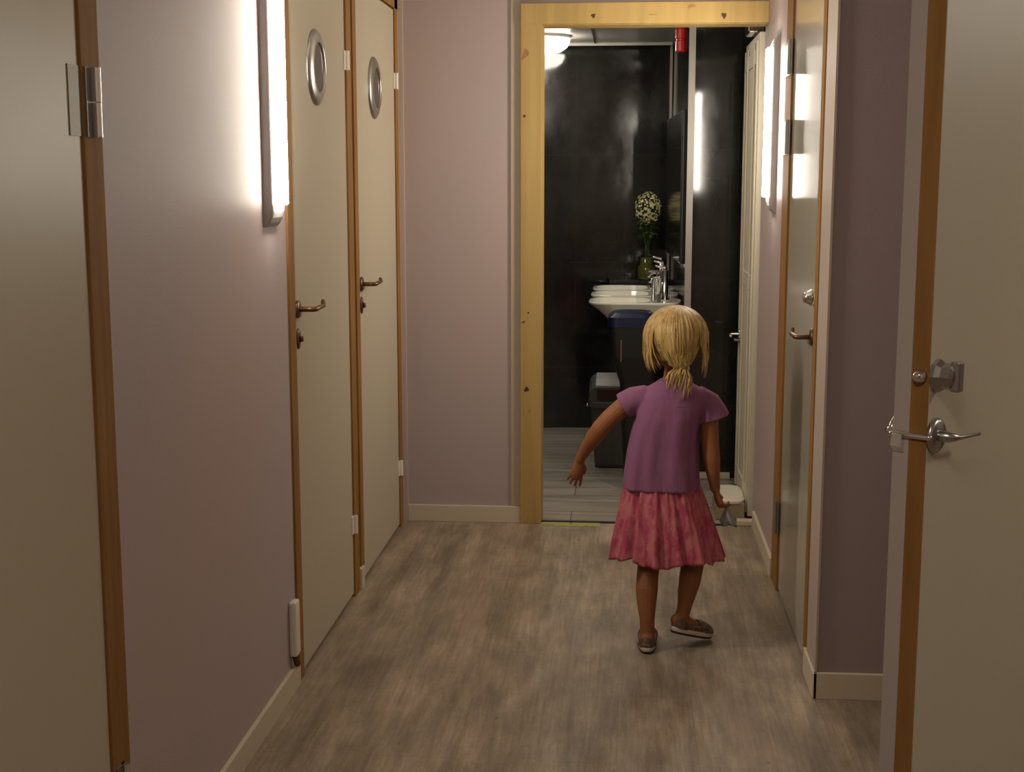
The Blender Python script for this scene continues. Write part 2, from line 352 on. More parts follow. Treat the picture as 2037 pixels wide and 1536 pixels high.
# panel under right lamp joint
# ---------------------------------------------------------------- washroom shell
YW = 7.75
def rot_wall(name, m, label, p, q, z0, z1, t, cat='wall'):
    """vertical slab whose visible face runs from p to q; thickness lies to the right of p->q"""
    p = Vector((*p, 0)); q = Vector((*q, 0)); d = (q-p).normalized(); n = Vector((-d.y, d.x, 0))
    b = MB(); vs = []
    for z in (z0, z1):
        for a in (p, q, q+n*t, p+n*t): vs.append(a+Vector((0, 0, z)))
    b.add(vs, [(0, 1, 2, 3), (7, 6, 5, 4), (0, 4, 5, 1), (1, 5, 6, 2), (2, 6, 7, 3), (3, 7, 4, 0)])
    return tag(b.build(name, m), label, cat, 'structure')
rot_wall('wall_washroom_back', BWALL, 'glossy black laminate far wall of the washroom', (-1.7, 7.607), (0.245, 7.755), 0, 2.15, 0.1)
rot_wall('wall_washroom_right', BWALL, 'black laminate wall behind the washbasins', (0.240, 7.76), (0.285, 6.46), 0, 2.15, 0.08)
rot_wall('wall_washroom_panel', BWALL, 'glossy black laminate panel facing the washroom doorway', (0.285, 6.426), (0.60, 6.440), 0, 2.15, 0.05)
struct('wall_washroom_left', BWALL, 'black laminate left wall of the washroom', 'wall', (-1.75, -1.65, YB+0.1, 7.8, 0, 2.15))
struct('wall_washroom_side', BWALL, 'black laminate wall behind the open washroom door', 'wall', (0.575, 0.65, YB+0.1, 6.5, 0, 2.15))
struct('wall_washroom_front', BWALL, 'inner black face of the washroom front wall', 'wall', (-1.7, OX0-0.03, YB+0.1, YB+0.12, 0, 2.15))
struct('trim_6', ALU, 'grey aluminium strip on the corner of the black panel', 'trim', (0.270, 0.300, 6.415, 6.435, 0, 2.15))
struct('trim_7', ALU, 'slim aluminium strip in the far corner of the washroom', 'trim', (0.222, 0.236, 7.735, 7.748, 0, 2.15))
struct('trim_8', mat('ceiling_edge', (0.45, 0.42, 0.38), 0.4), 'pale edge strip at the top of the black far wall', 'trim', (-1.6, 0.23, 7.60, 7.615, 2.135, 2.15))
struct('trim_9', SHADOW, 'dark threshold gap under the washroom doorway', 'trim', (OX0+0.0, 0.42, YB+0.012, YB+0.034, -0.02, 0.004))
struct('trim_10', TRIM, 'white threshold piece at the right end of the doorway', 'trim', (0.43, XR, YB+0.02, YB+0.07, 0, 0.02), bev=0.003)
struct('baseboard_washroom', TRIM, 'beige skirting under the black panel', 'baseboard', (0.30, 0.50, 6.41, 6.425, 0, 0.03))

# ---------------------------------------------------------------- doors on the left wall
def lever(par, base, n, along, drop=0.0, m=BRONZE, r=0.0065, neck=0.052, length=0.115, name='handle'):
    """base on the face, n = outward normal, along = direction of the lever"""
    base = Vector(base); n = Vector(n); al = Vector(along).normalized()
    b = MB().lathe([(0.0, 0), (0.025, 0), (0.025, 0.005), (0.021, 0.008), (0.0, 0.008)], base, n, 24)
    e = base+n*neck
    b.tube([base+n*0.004, base+n*neck*0.6, e-n*0.006, e+al*0.008, e+al*length*0.5, e+al*(length-0.01), e+al*length-n*0.004+Vector((0, 0, drop))], [r*1.15, r*1.1, r*1.1, r*1.1, r, r, r], 12)
    return b.build(name, m, par, smooth=True, bevel=0)
def porthole(par, y, z, side, r=0.110):
    n = Vector((side, 0, 0)); O = Vector((XL if side > 0 else XR, y, z))+n*0.001
    fr = MB().lathe([(r, 0), (r, 0.004), (r-0.010, 0.010), (r-0.026, 0.015), (r-0.036, 0.0155), (r-0.040, 0.012), (r-0.040, 0)], O, n, 48, closed=True)
    w_ = fr.build('porthole', STEEL, par, smooth=True, label='round brushed steel porthole frame')
    MB().lathe([(0, 0), (r-0.041, 0), (r-0.041, 0.010), (0, 0.010)], O, n, 48).build('glass', GLASSD, w_, smooth=False)
def escutcheon(par, base, n, m=BRONZE, key=True):
    MB().lathe([(0, 0), (0.020, 0), (0.020, 0.004), (0.016, 0.006), (0, 0.006)], base, n, 24, sx=1.45, sy=0.8).lathe([(0, 0.006), (0.006, 0.006), (0.005, 0.016), (0, 0.016)], base, n, 12, sx=1.6, sy=0.5).build('keyhole_plate', m, par, smooth=True)
def small_hinge(par, y, z, h=0.062, m=WHITEP, x=None):
    x = XL if x is None else x
    MB().box(x, x+0.006, y-0.022, y+0.028, z-h/2, z+h/2, bev=0.0015).tube([(x+0.010, y+0.006, z-h/2), (x+0.010, y+0.006, z+h/2)], 0.007, 12, round_ends=False).build('hinge', m, par, label='small white hinge')
def left_door(n, d, leaf, label, jn, jf, hinge_y=None, port=None, handle=None, gaps=True):
    t = thing('door_%d' % n, (XL, (d[0]+d[1])/2, 0), label, 'door', 'structure')
    # frame lining: two brown jambs and a head
    fr = MB().box(XL-0.11, XL+0.006, d[0], leaf[0]-jn, 0, HD, bev=0.0015).box(XL-0.11, XL+0.006, leaf[1]+jf, d[1], 0, HD, bev=0.0015)
    fr.box(XL-0.11, XL+0.006, d[0], d[1], 2.075, HD)
    fr.build('frame', BROWN, t)
    MB().box(XL-0.11, XL-0.008, leaf[0]-jn, leaf[1]+jf, 0, 2.075).build('rebate', DARKW, t, label='dark rebate around the leaf')
    l = MB().box(XL-0.040, XL+0.001, leaf[0], leaf[1], 0.014, 2.068, bev=0.0015).build('leaf', CREAM, t)
    return t
t2 = left_door(2, D2, (3.692, 4.432), 'cream porthole door right beside the left wall lamp', 0.004, 0.006)
lever(t2, (XL+0.001, 3.722, 1.058), (1, 0, 0), (0, 1, 0.02), 0.010); escutcheon(t2, (XL+0.001, 3.722, 0.975), (1, 0, 0))
porthole(t2, 4.012, 1.742, 1)
for z in (1.797, 0.255): small_hinge(t2, 4.432, z)
t3 = left_door(3, D3, (4.607, 5.372), 'cream porthole door farthest down the left wall', 0.006, 0.006)
lever(t3, (XL+0.001, 4.64, 1.058), (1, 0, 0), (0, 1, 0.03), 0.006); escutcheon(t3, (XL+0.001, 4.64, 0.985), (1, 0, 0))
porthole(t3, 4.935, 1.742, 1)
for z in (1.797, 0.250): small_hinge(t3, 5.374, z)
t1 = left_door(1, D1, (1.55, 2.252), 'plain cream door nearest the viewer on the left wall', 0.004, 0.003)
for z in (1.548, 0.30):
    h = MB().box(XL+0.001, XL+0.003, 2.205, 2.252, z-0.058, z+0.058).build('hinge', PLATE, t1, label='steel hinge with flat leaf plate')
    MB().box(XL+0.006, XL+0.010, 2.262, 2.300, z-0.058, z+0.058).build('hinge_plate', PLATE, h)
    MB().tube([(XL+0.014, 2.293, z+0.001), (XL+0.014, 2.293, z+0.058)], 0.0095, 16, round_ends=False).tube([(XL+0.014, 2.293, z-0.058), (XL+0.014, 2.293, z-0.001)], 0.0088, 16, round_ends=False).build('knuckle', CHROME, h, smooth=False)
# white plastic box at the foot of the middle left door
ds = thing('door_stop', (XL+0.012, 3.57, 0.08), 'small white plastic box fixed above the left baseboard beside the door jamb', 'door stop')
MB().box(XL, XL+0.022, 3.545, 3.592, 0.105, 0.262, bev=0.008).build('housing', WHITEP, ds)
MB().tube([(XL+0.012, 3.568, 0.104), (XL+0.014, 3.575, 0.078)], 0.010, 12).build('foot', BRONZE, ds)

# ---------------------------------------------------------------- right wall door (door_4)
t4 = thing('door_4', (XR, 4.3, 0), 'closed satin grey-beige door on the right wall beside the child', 'door', 'structure')
MB().box(XR-0.006, XR+0.11, E4[0], E4[0]+0.055, 0, HD, bev=0.0015).box(XR-0.006, XR+0.11, 4.62, E4[1], 0, HD, bev=0.0015).box(XR-0.006, XR+0.11, E4[0], E4[1], 2.075, HD).build('frame', BROWN, t4)
MB().box(XR+0.010, XR+0.11, 3.895, 4.62, 0, 2.075).build('rebate', DARKW, t4, label='dark rebate around the leaf')
MB().box(XR, XR+0.042, 3.915, 4.610, 0.012, 2.066, bev=0.0015).build('leaf', CREAMG, t4)
for z, y in ((1.815, 4.80), (1.555, 4.80), (0.262, 4.70)):
    hh = 0.056
    h = MB().box(XR-0.009, XR-0.006, 4.60, y, z-hh, z+hh).build('hinge', PLATE, t4, label='flat satin steel hinge plate')
    MB().tube([(XR-0.012, 4.63, z-hh), (XR-0.012, 4.63, z+hh)], 0.007, 12, round_ends=False).build('knuckle', STEEL, h)
lever(t4, (XR, 3.945, 0.968), (-1, 0, 0), (0, 1, 0.0), 0.012, m=BRONZE, neck=0.05, length=0.10)
MB().lathe([(0, 0), (0.024, 0), (0.024, 0.010), (0.017, 0.020), (0.014, 0.030), (0, 0.031)], (XR, 3.945, 1.082), (-1, 0, 0), 24).build('lock_knob', CHROME, t4, smooth=True)

# ---------------------------------------------------------------- near right door, ajar (door_5)
K = Vector((0.428, 1.94, 0)); dd = Vector((0.6, 0.8, 0)); nn = Vector((0.8, -0.6, 0))   # near edge corner, direction to the hinge, normal of the visible face
L5, TH = 0.83, 0.052
M5 = Matrix(((dd.x, nn.x, 0, K.x), (dd.y, nn.y, 0, K.y), (0, 0, 1, 0), (0, 0, 0, 1)))   # local: x along leaf, y outward, z up ; visible face at y=0
hp = M5 @ Vector((L5, 0, 0))
t5 = thing('door_5', hp, 'cream door standing ajar at the near right, its wooden edge towards the viewer', 'door', 'structure')
MB().box(0.0015, L5, -TH, 0, 0.012, 2.06, M=M5, bev=0.0012).build('leaf', CREAM, t5)
MB().box(0, 0.0035, -0.0275, -0.001, 0.012, 2.06, M=M5).build('edge_strip', BROWN, t5, label='brown wooden edge band')
MB().box(-0.0005, 0.0035, -TH+0.0005, -0.0275, 0.012, 2.06, M=M5).build('edge_lip', EDGEW, t5, label='pale painted edge band')
def loc5(x, y, z): return M5 @ Vector((x, y, z))
def l5(pts): return [loc5(*p) for p in pts]
n5 = (M5.to_3x3() @ Vector((0, 1, 0)))
# lever on the visible face
hb = MB().lathe([(0, 0), (0.026, 0), (0.026, 0.005), (0.021, 0.009), (0, 0.009)], loc5(0.022, 0, 1.056), n5, 24)
hb.tube(l5([(0.022, 0.004, 1.056), (0.022, 0.022, 1.056), (0.027, 0.029, 1.055), (0.04, 0.031, 1.054), (0.108, 0.031, 1.050)]), [0.0085, 0.008, 0.0055, 0.0034, 0.0028], 12)
hb.build('handle', STEEL, t5, smooth=True, label='slim steel lever handle')
hb = MB().lathe([(0, 0), (0.026, 0), (0.026, 0.005), (0.021, 0.009), (0, 0.009)], loc5(0.022, -TH, 1.056), -n5, 24)
hb.tube(l5([(0.022, -TH-0.004, 1.056), (0.022, -TH-0.012, 1.056), (0.028, -TH-0.018, 1.054), (0.06, -TH-0.020, 1.045), (0.13, -TH-0.020, 1.04)]), [0.009, 0.0085, 0.0075, 0.006, 0.005], 12)
hb.build('handle', CHROME, t5, smooth=True)
# bevelled spring latch on the edge
zl = [(1.062, 0.0), (1.056, -0.010), (1.040, -0.013), (1.030, -0.002), (1.030, 0.0)]
MB().rings([[loc5(xx, yy, z) for z, xx in zl] for yy in (-0.0495, -0.034)]).build('latch_bolt', CHROME, t5, label='bevelled chrome latch on the door edge')
MB().tube(l5([(-0.003, -TH, 1.056), (-0.003, 0.004, 1.056)]), 0.0045, 10).build('latch_rod', CHROME, t5, smooth=True)
# thumb turn lock
lk = MB().lathe([(0, 0), (0.024, 0), (0.024, 0.006), (0.019, 0.013), (0.019, 0.026), (0.013, 0.030), (0, 0.030)], loc5(0.020, 0, 1.143), n5, 8).build('lock_knob', STEEL, t5, smooth=False)
MB().box(0.012, 0.029, 0.024, 0.038, 1.122, 1.166, M=M5, bev=0.003).build('thumb_turn', STEEL, lk)
MB().tube(l5([(-0.006, -0.013, 1.143), (0.004, -0.013, 1.143)]), 0.010, 12).build('latch_bolt', CHROME, t5, smooth=True)
# frame of that doorway
MB().box(XN-0.006, XN+T+0.006, E5[0], E5[0]+0.03, 0, HD, bev=0.002).box(XN-0.022, XN+T+0.006, E5[1]-0.025, E5[1], 0, HD, bev=0.002).box(XN-0.006, XN+T+0.006, E5[0], E5[1], 2.08, HD).build('frame', BROWN, t5)
for z in (1.8, 0.25): MB().tube([(hp.x+0.012, hp.y+0.002, z-0.05), (hp.x+0.012, hp.y+0.002, z+0.05)], 0.009, 12).build('hinge', STEEL, t5)

# ---------------------------------------------------------------- washroom doorway (door_6)
t6 = thing('door_6', (0.1, YB, 0), 'washroom doorway with knotty pine casing and its white door folded open inwards', 'door', 'structure')
cs = MB().box(-0.431, OX0, YB-0.018, YB, 0.0, 2.1, bev=0.0025).build('casing', PINE, t6, label='knotty pine upright casing')
hd = MB().box(-0.431+0.0, XR, YB-0.020, YB, OZ, 2.1, bev=0.0025).build('head_casing', PINE, t6, label='knotty pine head casing')
MB().box(OX0-0.02, OX0+0.0015, YB, YB+0.12, 0, OZ).box(OX0, XR, YB, YB+0.12, OZ-0.003, OZ+0.02).build('lining', PINE, t6)
def knot(par, x, z, rx, rz, m=KNOT, yy=YB-0.0185, tilt=0):
    n_ = 14; pts = []
    for k in range(n_):
        a = 2*math.pi*k/n_; q = 1+0.22*math.sin(3*a+x*90)+0.12*math.sin(5*a+z*70)
        px, pz = rx*q*math.cos(a), rz*q*math.sin(a); c_, s_ = math.cos(tilt), math.sin(tilt)
        pts.append(Vector((x+px*c_-pz*s_, yy, z+px*s_+pz*c_)))
    MB().add(pts+[p+Vector((0, 0.003, 0)) for p in pts], [tuple(range(n_))]+[(i, (i+1) % n_, (i+1) % n_+n_, i+n_) for i in range(n_)]).build('knot', m, par)
for x, z, rx, rz, m, ti in ((-0.412, 1.905, 0.011, 0.022, KNOTL, -0.5), (-0.415, 1.665, 0.005, 0.006, KNOT, 0), (-0.398, 0.880, 0.004, 0.004, KNOT, 0),
                            (-0.418, 0.842, 0.009, 0.003, KNOT, 0.3), (-0.405, 0.565, 0.009, 0.011, KNOT, -0.5), (-0.392, 0.475, 0.004, 0.006, KNOTL, 0)):
    knot(cs, x, z, rx, rz, m, YB-0.0185, ti)
for x, z, rx, rz, m, ti in ((-0.145, 2.050, 0.008, 0.008, KNOT, 0), (0.085, 2.052, 0.016, 0.002, KNOTL, 0), (0.235, 2.083, 0.015, 0.007, KNOTL, 0.2), (0.362, 2.046, 0.009, 0.011, KNOT, 0.4)):
    knot(hd, x, z, rx, rz, m, YB-0.0205, ti)
# leaf open at 90 degrees: vertical mouldings on the visible face
X6 = 0.517; Y60, Y61 = 5.635, 6.27
lf = MB().box(X6, X6+0.036, Y60, Y61, 0.012, 2.0, bev=0.002)
for y in (Y60+0.03, Y60+0.16, Y61-0.19, Y61-0.06):
    lf.box(X6-0.008, X6, y, y+0.035, 0.02, 1.97, bev=0.003)
for z in (0.06, 0.96, 1.88): lf.box(X6-0.006, X6, Y60+0.065, Y61-0.06, z, z+0.06, bev=0.002)
lf = lf.build('leaf', WDOOR, t6, label='white panelled door leaf')
MB().lathe([(0, 0), (0.024, 0), (0.024, 0.008), (0, 0.008)], (X6, Y61-0.06, 0.72), (-1, 0, 0), 24).tube([(X6-0.006, Y61-0.06, 0.72), (X6-0.045, Y61-0.06, 0.72), (X6-0.052, Y61-0.072, 0.72), (X6-0.052, Y61-0.17, 0.722)], 0.007, 12).build('handle', CHROME, t6, smooth=True)
MB().box(X6-0.03, X6+0.0, Y61-0.10, Y61-0.02, 0.690, 0.700, bev=0.002).build('lock_plate', STEEL, t6)
MB().box(X6-0.035, X6+0.03, Y60+0.12, Y60+0.32, 2.01, 2.06, bev=0.005).tube([(X6-0.01, Y60+0.2, 2.035), (X6-0.05, Y60+0.02, 2.075), (X6-0.06, Y60+0.3, 2.09)], 0.006, 8).build('door_closer', CHROME, t6, label='chrome door closer at the top of the leaf')

# ---------------------------------------------------------------- wall lamps
def wall_lamp(x, side, y, label):
    """side: +1 sticks out towards +X"""
    t = thing('wall_lamp', (x, y, 1.30), label, 'lamp', group='tube wall lamps of the corridor')
    hw, d0 = 0.060, 0.027
    def tray(z, d):      # rounded tray section standing d off the wall
        r = min(0.010, d*0.6); pts = [(0, -hw), (d-r, -hw)]+[(d-r+r*math.sin(a), -hw+r-r*math.cos(a)) for a in (math.pi/2*i/5 for i in range(1, 6))]
        pts = pts+[(p, -q) for p, q in reversed(pts)]
        return [Vector((x+side*p, y+q, z)) for p, q in pts]
    MB().rings([tray(z, d) for z, d in ((1.297, 0.002), (1.300, 0.009), (1.308, 0.016), (1.321, 0.022), (1.336, 0.026), (1.350, d0), (1.885, d0), (1.900, 0.025), (1.915, 0.020), (1.926, 0.012), (1.932, 0.003))]).build('housing', TRAY, t)
    def lens(z, k, d): return [Vector((x+side*(d0-0.002), y-k, z))]+[Vector((x+side*(d0+d*math.sin(a)**0.8), y-k*math.cos(a), z)) for a in (math.pi*i/20 for i in range(1, 20))]+[Vector((x+side*(d0-0.002), y+k, z))]
    MB().rings([lens(z, k, d) for z, k, d in ((1.352, 0.052, 0.014), (1.356, 0.056, 0.019), (1.62, 0.056, 0.019), (1.880, 0.056, 0.019), (1.886, 0.052, 0.014))]).build('diffuser', TUBE, t, label='glowing white diffuser')
wall_lamp(XL, 1, 3.458, 'glowing tube lamp on the left wall beside the middle door')
wall_lamp(XR, -1, 5.09, 'glowing tube lamp on the right wall beside the washroom doorway')
def dome(x, y, z, m, label, r=0.15):
    t = thing('ceiling_lamp', (x, y, z), label, 'lamp')
    MB().lathe([(0, 0), (r+0.004, 0), (r+0.004, -0.014), (0, -0.014)], (x, y, z), (0, 0, 1), 48).build('base_ring', WHITEP, t)
    MB().lathe([(r, -0.014), (r*0.99, -0.030), (r*0.90, -0.058), (r*0.68, -0.080), (r*0.35, -0.092), (0.001, -0.095)], (x, y, z), (0, 0, 1), 48).build('diffuser', m, t, smooth=True)
dome(-0.46, 7.22, 2.15, DOMEW, 'glowing dome lamp on the washroom ceiling near the black far wall')
dome(-0.46, 5.93, 2.15, DOMEW, 'glowing dome lamp on the washroom ceiling just inside the doorway')
dome(0.0, 0.5, ZC, DOME, 'dome lamp on the corridor ceiling above the viewer', 0.17)
dome(3.7, 3.8, ZC, DOME, 'dome lamp on the ceiling of the side room behind the door standing ajar', 0.17)
dome(2.0, 2.2, ZC, DOME, 'added dome lamp on the side room ceiling to brighten the door standing ajar', 0.17)  # added out of view to brighten the visible face of the ajar leaf

# ---------------------------------------------------------------- washroom fittings
def basin(y, label):
    t = thing('washbasin', (0.05, y, 0.68), label, 'washbasin', group='washbasins in a row in the washroom')
    x0, x1, hw = -0.185, 0.262, 0.168
    def rr(z, sx0, sx1, h, n=36):
        c = (sx0+sx1)/2; a_ = (sx1-sx0)/2; out = []
        for k in range(n):
            a = 2*math.pi*k/n; ca, sa = math.cos(a), math.sin(a); e = 0.55
            out.append(Vector((c+a_*math.copysign(abs(ca)**e, ca), y+h*math.copysign(abs(sa)**e, sa), z)))
        return out
    MB().rings([rr(0.655, -0.075, x1, 0.085), rr(0.70, -0.088, x1, 0.10), rr(0.748, -0.095, x1, 0.112), rr(0.790, -0.140, x1, hw-0.025), rr(0.819, x0+0.004, x1, hw-0.004), rr(0.824, x0, x1, hw), rr(0.830, x0, x1, hw), rr(0.833, x0+0.004, x1, hw-0.003),
                rr(0.833, x0+0.016, x1-0.150, hw-0.016), rr(0.80, x0+0.03, x1-0.16, hw-0.03), rr(0.765, -0.06, 0.06, 0.09), rr(0.757, -0.02, 0.03, 0.05)]).build('bowl', CERAM, t, smooth=False)
    MB().lathe([(0, 0), (0.018, 0), (0.02, 0.004), (0, 0.005)], (0.005, y, 0.757), (0, 0, 1), 20).build('drain', CHROME, t)
    tt = thing('tap', (0.185, y, 0.833), label.replace('washbasin', 'tap on the basin').replace('white', 'chrome'), 'tap', group='chrome taps on the basins')
    MB().lathe([(0, 0), (0.022, 0), (0.022, 0.006), (0.0155, 0.012), (0.0155, 0.145), (0.0, 0.147)], (0.185, y, 0.8335), (0, 0, 1), 24).build('body', CHROME, tt, smooth=True)
    MB().tube([(0.180, y, 0.915), (0.155, y, 0.918), (0.125, y, 0.908), (0.120, y, 0.895)], [0.011, 0.010, 0.0095, 0.0095], 14).build('spout', CHROME, tt, smooth=True)
    MB().tube([(0.185, y, 0.985), (0.178, y, 0.992), (0.140, y, 1.000)], [0.010, 0.008, 0.005], 12).build('lever', CHROME, tt, smooth=True)
for y, l in ((6.64, 'white washbasin nearest the washroom doorway'), (7.035, 'white washbasin in the middle of the row of three'), (7.425, 'white washbasin farthest back beside the flower vase')):
    basin(y, l)
sd = thing('soap_dispenser', (0.140, 6.525, 0.8335), 'tall clear soap dispenser with chrome pump beside the nearest tap', 'soap dispenser')
MB().lathe([(0, 0), (0.022, 0), (0.024, 0.005), (0.024, 0.10), (0.019, 0.112), (0.019, 0.122), (0, 0.123)], (0.140, 6.525, 0.8335), (0, 0, 1), 20).build('bottle', CLEAR, sd, smooth=True)
MB().lathe([(0, 0.1235), (0.012, 0.1235), (0.012, 0.135), (0.004, 0.136), (0.004, 0.150), (0, 0.150)], (0.140, 6.525, 0.8335), (0, 0, 1), 14).tube([(0.146, 6.525, 0.983), (0.105, 6.525, 0.983)], 0.0055, 10).build('pump', CHROME, sd)
# black mirror cabinet on the side wall
mc = thing('mirror_cabinet', (0.25, 6.98, 0.87), 'tall black glossy mirror cabinet on the wall above the basins', 'mirror')
Mm = Matrix.Rotation(math.radians(1.98), 4, 'Z'); Mm.translation = Vector((0.2625, 6.98, 0))
MB().box(-0.032, 0.0, -0.50, 0.62, 1.02, 1.735, M=Mm, bev=0.003).build('cabinet', BLACKM, mc)
MB().box(-0.0345, -0.0318, -0.495, 0.615, 1.025, 1.73, M=Mm).build('mirror', BLACKG, mc)
# red wall sounder
rs_ = thing('alarm_sounder', (0.245, 6.55, 2.0), 'red cylindrical alarm sounder high on the black washroom wall', 'alarm')
MB().lathe([(0, 0), (0.030, 0), (0.032, 0.006), (0.032, 0.05), (0.029, 0.054), (0.029, 0.06), (0.033, 0.064), (0.033, 0.105), (0.028, 0.112), (0, 0.112)], (0.243, 6.56, 2.003), (0, 0, 1), 28).build('housing', RED, rs_, smooth=False)
MB().box(0.262, 0.285, 6.53, 6.59, 2.02, 2.10, bev=0.002).build('mount', BLACKM, rs_)
# flowers in an olive vase on a dark ledge
ld = MB().box(-0.10, 0.235, 7.60, 7.72, 0.835, 0.857, bev=0.003).box(0.06, 0.08, 7.60, 7.72, 0.0, 0.835)
tag(ld.build('shelf', BLACKM), 'narrow black shelf against the far washroom wall under the flower vase', 'shelf')
va = thing('flower_vase', (0.11, 7.655, 0.857), 'olive green vase with a cream flower ball on the dark shelf', 'vase')
MB().lathe([(0, 0), (0.050, 0), (0.053, 0.01), (0.050, 0.075), (0.036, 0.088), (0.036, 0.125), (0.033, 0.125), (0.033, 0.09), (0.045, 0.07), (0.045, 0.008), (0, 0.008)], (0.11, 7.655, 0.857), (0, 0, 1), 28).build('vase', OLIVE, va, smooth=True)
st = MB()
for k in range(7):
    a = k*0.9; st.tube([(0.11+0.01*math.cos(a), 7.655+0.01*math.sin(a), 0.87), (0.11+0.012*math.cos(a+2), 7.655+0.012*math.sin(a+2), 1.02), (0.11+0.04*math.cos(a), 7.655+0.03*math.sin(a), 1.16)], 0.0022, 6)
st.build('stem', LEAF, va)
lv = MB()
for k in range(110):
    a = random.uniform(0, 6.28); r = random.uniform(0.01, 0.06); z = random.uniform(1.09, 1.19); c = Vector((0.112+r*math.cos(a), 7.655+r*0.8*math.sin(a), z))
    d = Vector((math.cos(a), math.sin(a)*0.7, random.uniform(-1.0, 0.1))).normalized()*0.028; s_ = d.cross(Vector((0, 0, 1))).normalized()*0.008
    lv.add([c-d*0.5, c+s_+Vector((0, 0, 0.003)), c+d*0.5, c-s_+Vector((0, 0, 0.003))], [(0, 1, 2, 3)])
lv.build('leaf', LEAF, va, solid=0.0008)['kind'] = 'stuff'
bl = MB()
for k in range(230):
    v = Vector((random.gauss(0, 1), random.gauss(0, 1), random.gauss(0, 1))).normalized(); c = Vector((0.110, 7.655, 1.255))+Vector((v.x*0.074, v.y*0.062, v.z*0.090))*random.uniform(0.75, 1.0)
    n1 = v.orthogonal().normalized(); n2 = v.cross(n1); r = random.uniform(0.006, 0.010); a0 = random.uniform(0, 6)
    ps = [c]+[c+(n1*math.cos(a0+math.pi*j/4)+n2*math.sin(a0+math.pi*j/4))*r*(1.0 if j % 2 == 0 else 0.45)+v*0.004*(j % 2 == 0) for j in range(8)]
    bl.add(ps, [(0, 1+j, 1+(j+1) % 8) for j in range(8)])
bo = bl.build('blossom', BLOOM, va, solid=0.0007); bo['kind'] = 'stuff'
# navy-lidded tall bin
nb = thing('waste_bin', (0.03, 6.2, 0), 'tall near-black bin with a dark blue lid in front of the basins', 'bin')
def rrect(z, x0, x1, y0, y1, e=0.35, n=32):
    cx, cy, ax, ay = (x0+x1)/2, (y0+y1)/2, (x1-x0)/2, (y1-y0)/2
    return [Vector((cx+ax*math.copysign(abs(math.cos(a))**e, math.cos(a)), cy+ay*math.copysign(abs(math.sin(a))**e, math.sin(a)), z)) for a in (2*math.pi*k/n for k in range(n))]
MB().rings([rrect(0, -0.005, 0.13, 6.12, 6.30), rrect(0.50, -0.028, 0.13, 6.11, 6.31), rrect(0.62, -0.072, 0.13, 6.10, 6.32), rrect(0.755, -0.084, 0.13, 6.10, 6.32)]).build('body', BLACKM, nb, smooth=False)
MB().rings([rrect(0.755, -0.086, 0.132, 6.098, 6.322), rrect(0.80, -0.084, 0.130, 6.10, 6.32), rrect(0.818, -0.060, 0.11, 6.12, 6.30), rrect(0.822, -0.04, 0.09, 6.14, 6.28)]).build('lid', NAVY, nb, smooth=False, label='dark blue lid')
MB().box(-0.026, -0.020, 6.094, 6.099, 0.60, 0.70).build('latch', CHROME, nb, label='slim bright strip standing in for a glint')  # chrome strip put in as a glint on the bin front, no working latch
# grey bin
gb = thing('waste_bin', (-0.06, 6.7, 0), 'low grey plastic bin with a pale slanted lid on the washroom floor', 'bin')
MB().rings([rrect(0.003, -0.145, 0.035, 6.62, 6.80), rrect(0.02, -0.152, 0.042, 6.61, 6.81), rrect(0.30, -0.172, 0.062, 6.59, 6.83), rrect(0.305, -0.180, 0.070, 6.58, 6.84), rrect(0.33, -0.182, 0.072, 6.58, 6.84), rrect(0.335, -0.175, 0.065, 6.59, 6.83)]).build('body', GREYB, gb)
def lidsec(y, zt, x0=-0.178, x1=0.068):
    return [Vector(p) for p in ((x0, y, 0.336), (x0, y, zt-0.03), (x0+0.012, y, zt-0.012), (x0+0.03, y, zt), (x1-0.03, y, zt), (x1-0.012, y, zt-0.012), (x1, y, zt-0.03), (x1, y, 0.336))]
MB().rings([lidsec(6.60, 0.405), lidsec(6.66, 0.436), lidsec(6.74, 0.455), lidsec(6.82, 0.44)]).build('lid', GREYB, gb, smooth=False)
MB().add([(-0.145, 6.605, 0.4135), (0.035, 6.605, 0.4135), (0.035, 6.66, 0.4405), (0.035, 6.74, 0.4595), (-0.145, 6.74, 0.4595), (-0.145, 6.66, 0.4405),
          (-0.145, 6.605, 0.408), (0.035, 6.605, 0.408), (0.035, 6.66, 0.4355), (0.035, 6.74, 0.4545), (-0.145, 6.74, 0.4545), (-0.145, 6.66, 0.4355)],
         [(0, 1, 2, 5), (5, 2, 3, 4), (6, 11, 8, 7), (11, 10, 9, 8), (0, 6, 7, 1), (1, 7, 8, 2), (2, 8, 9, 3), (3, 9, 10, 4), (4, 10, 11, 5), (5, 11, 6, 0)]).build('flap', GREYL, gb, label='pale grey slanted flap')
MB().box(-0.14, 0.03, 6.5955, 6.6005, 0.345, 0.395).build('opening', mat('bin_opening', (0.03, 0.008, 0.006), 0.5), gb, label='dark front opening')
MB().tube([(-0.187, 6.60, 0.318), (-0.187, 6.63, 0.318)], 0.008, 10).build('clip', CHROME, gb, smooth=True)
# low box by the door foot
lb = thing('step_box', (0.45, 5.72, 0), 'low beige box with a rounded white top at the foot of the open washroom door', 'box')
MB().box(0.385, 0.505, 5.62, 5.88, 0.0, 0.070, bev=0.004).build('base', BEIGEB, lb)
MB().rings([rrect(0.0702, 0.38, 0.509, 5.612, 5.90, 0.5), rrect(0.080, 0.38, 0.509, 5.612, 5.90, 0.5), rrect(0.089, 0.386, 0.503, 5.63, 5.89, 0.6), rrect(0.094, 0.405, 0.485, 5.68, 5.85, 0.8)]).build('lid', WHITEP, lb, smooth=False, label='rounded white top')
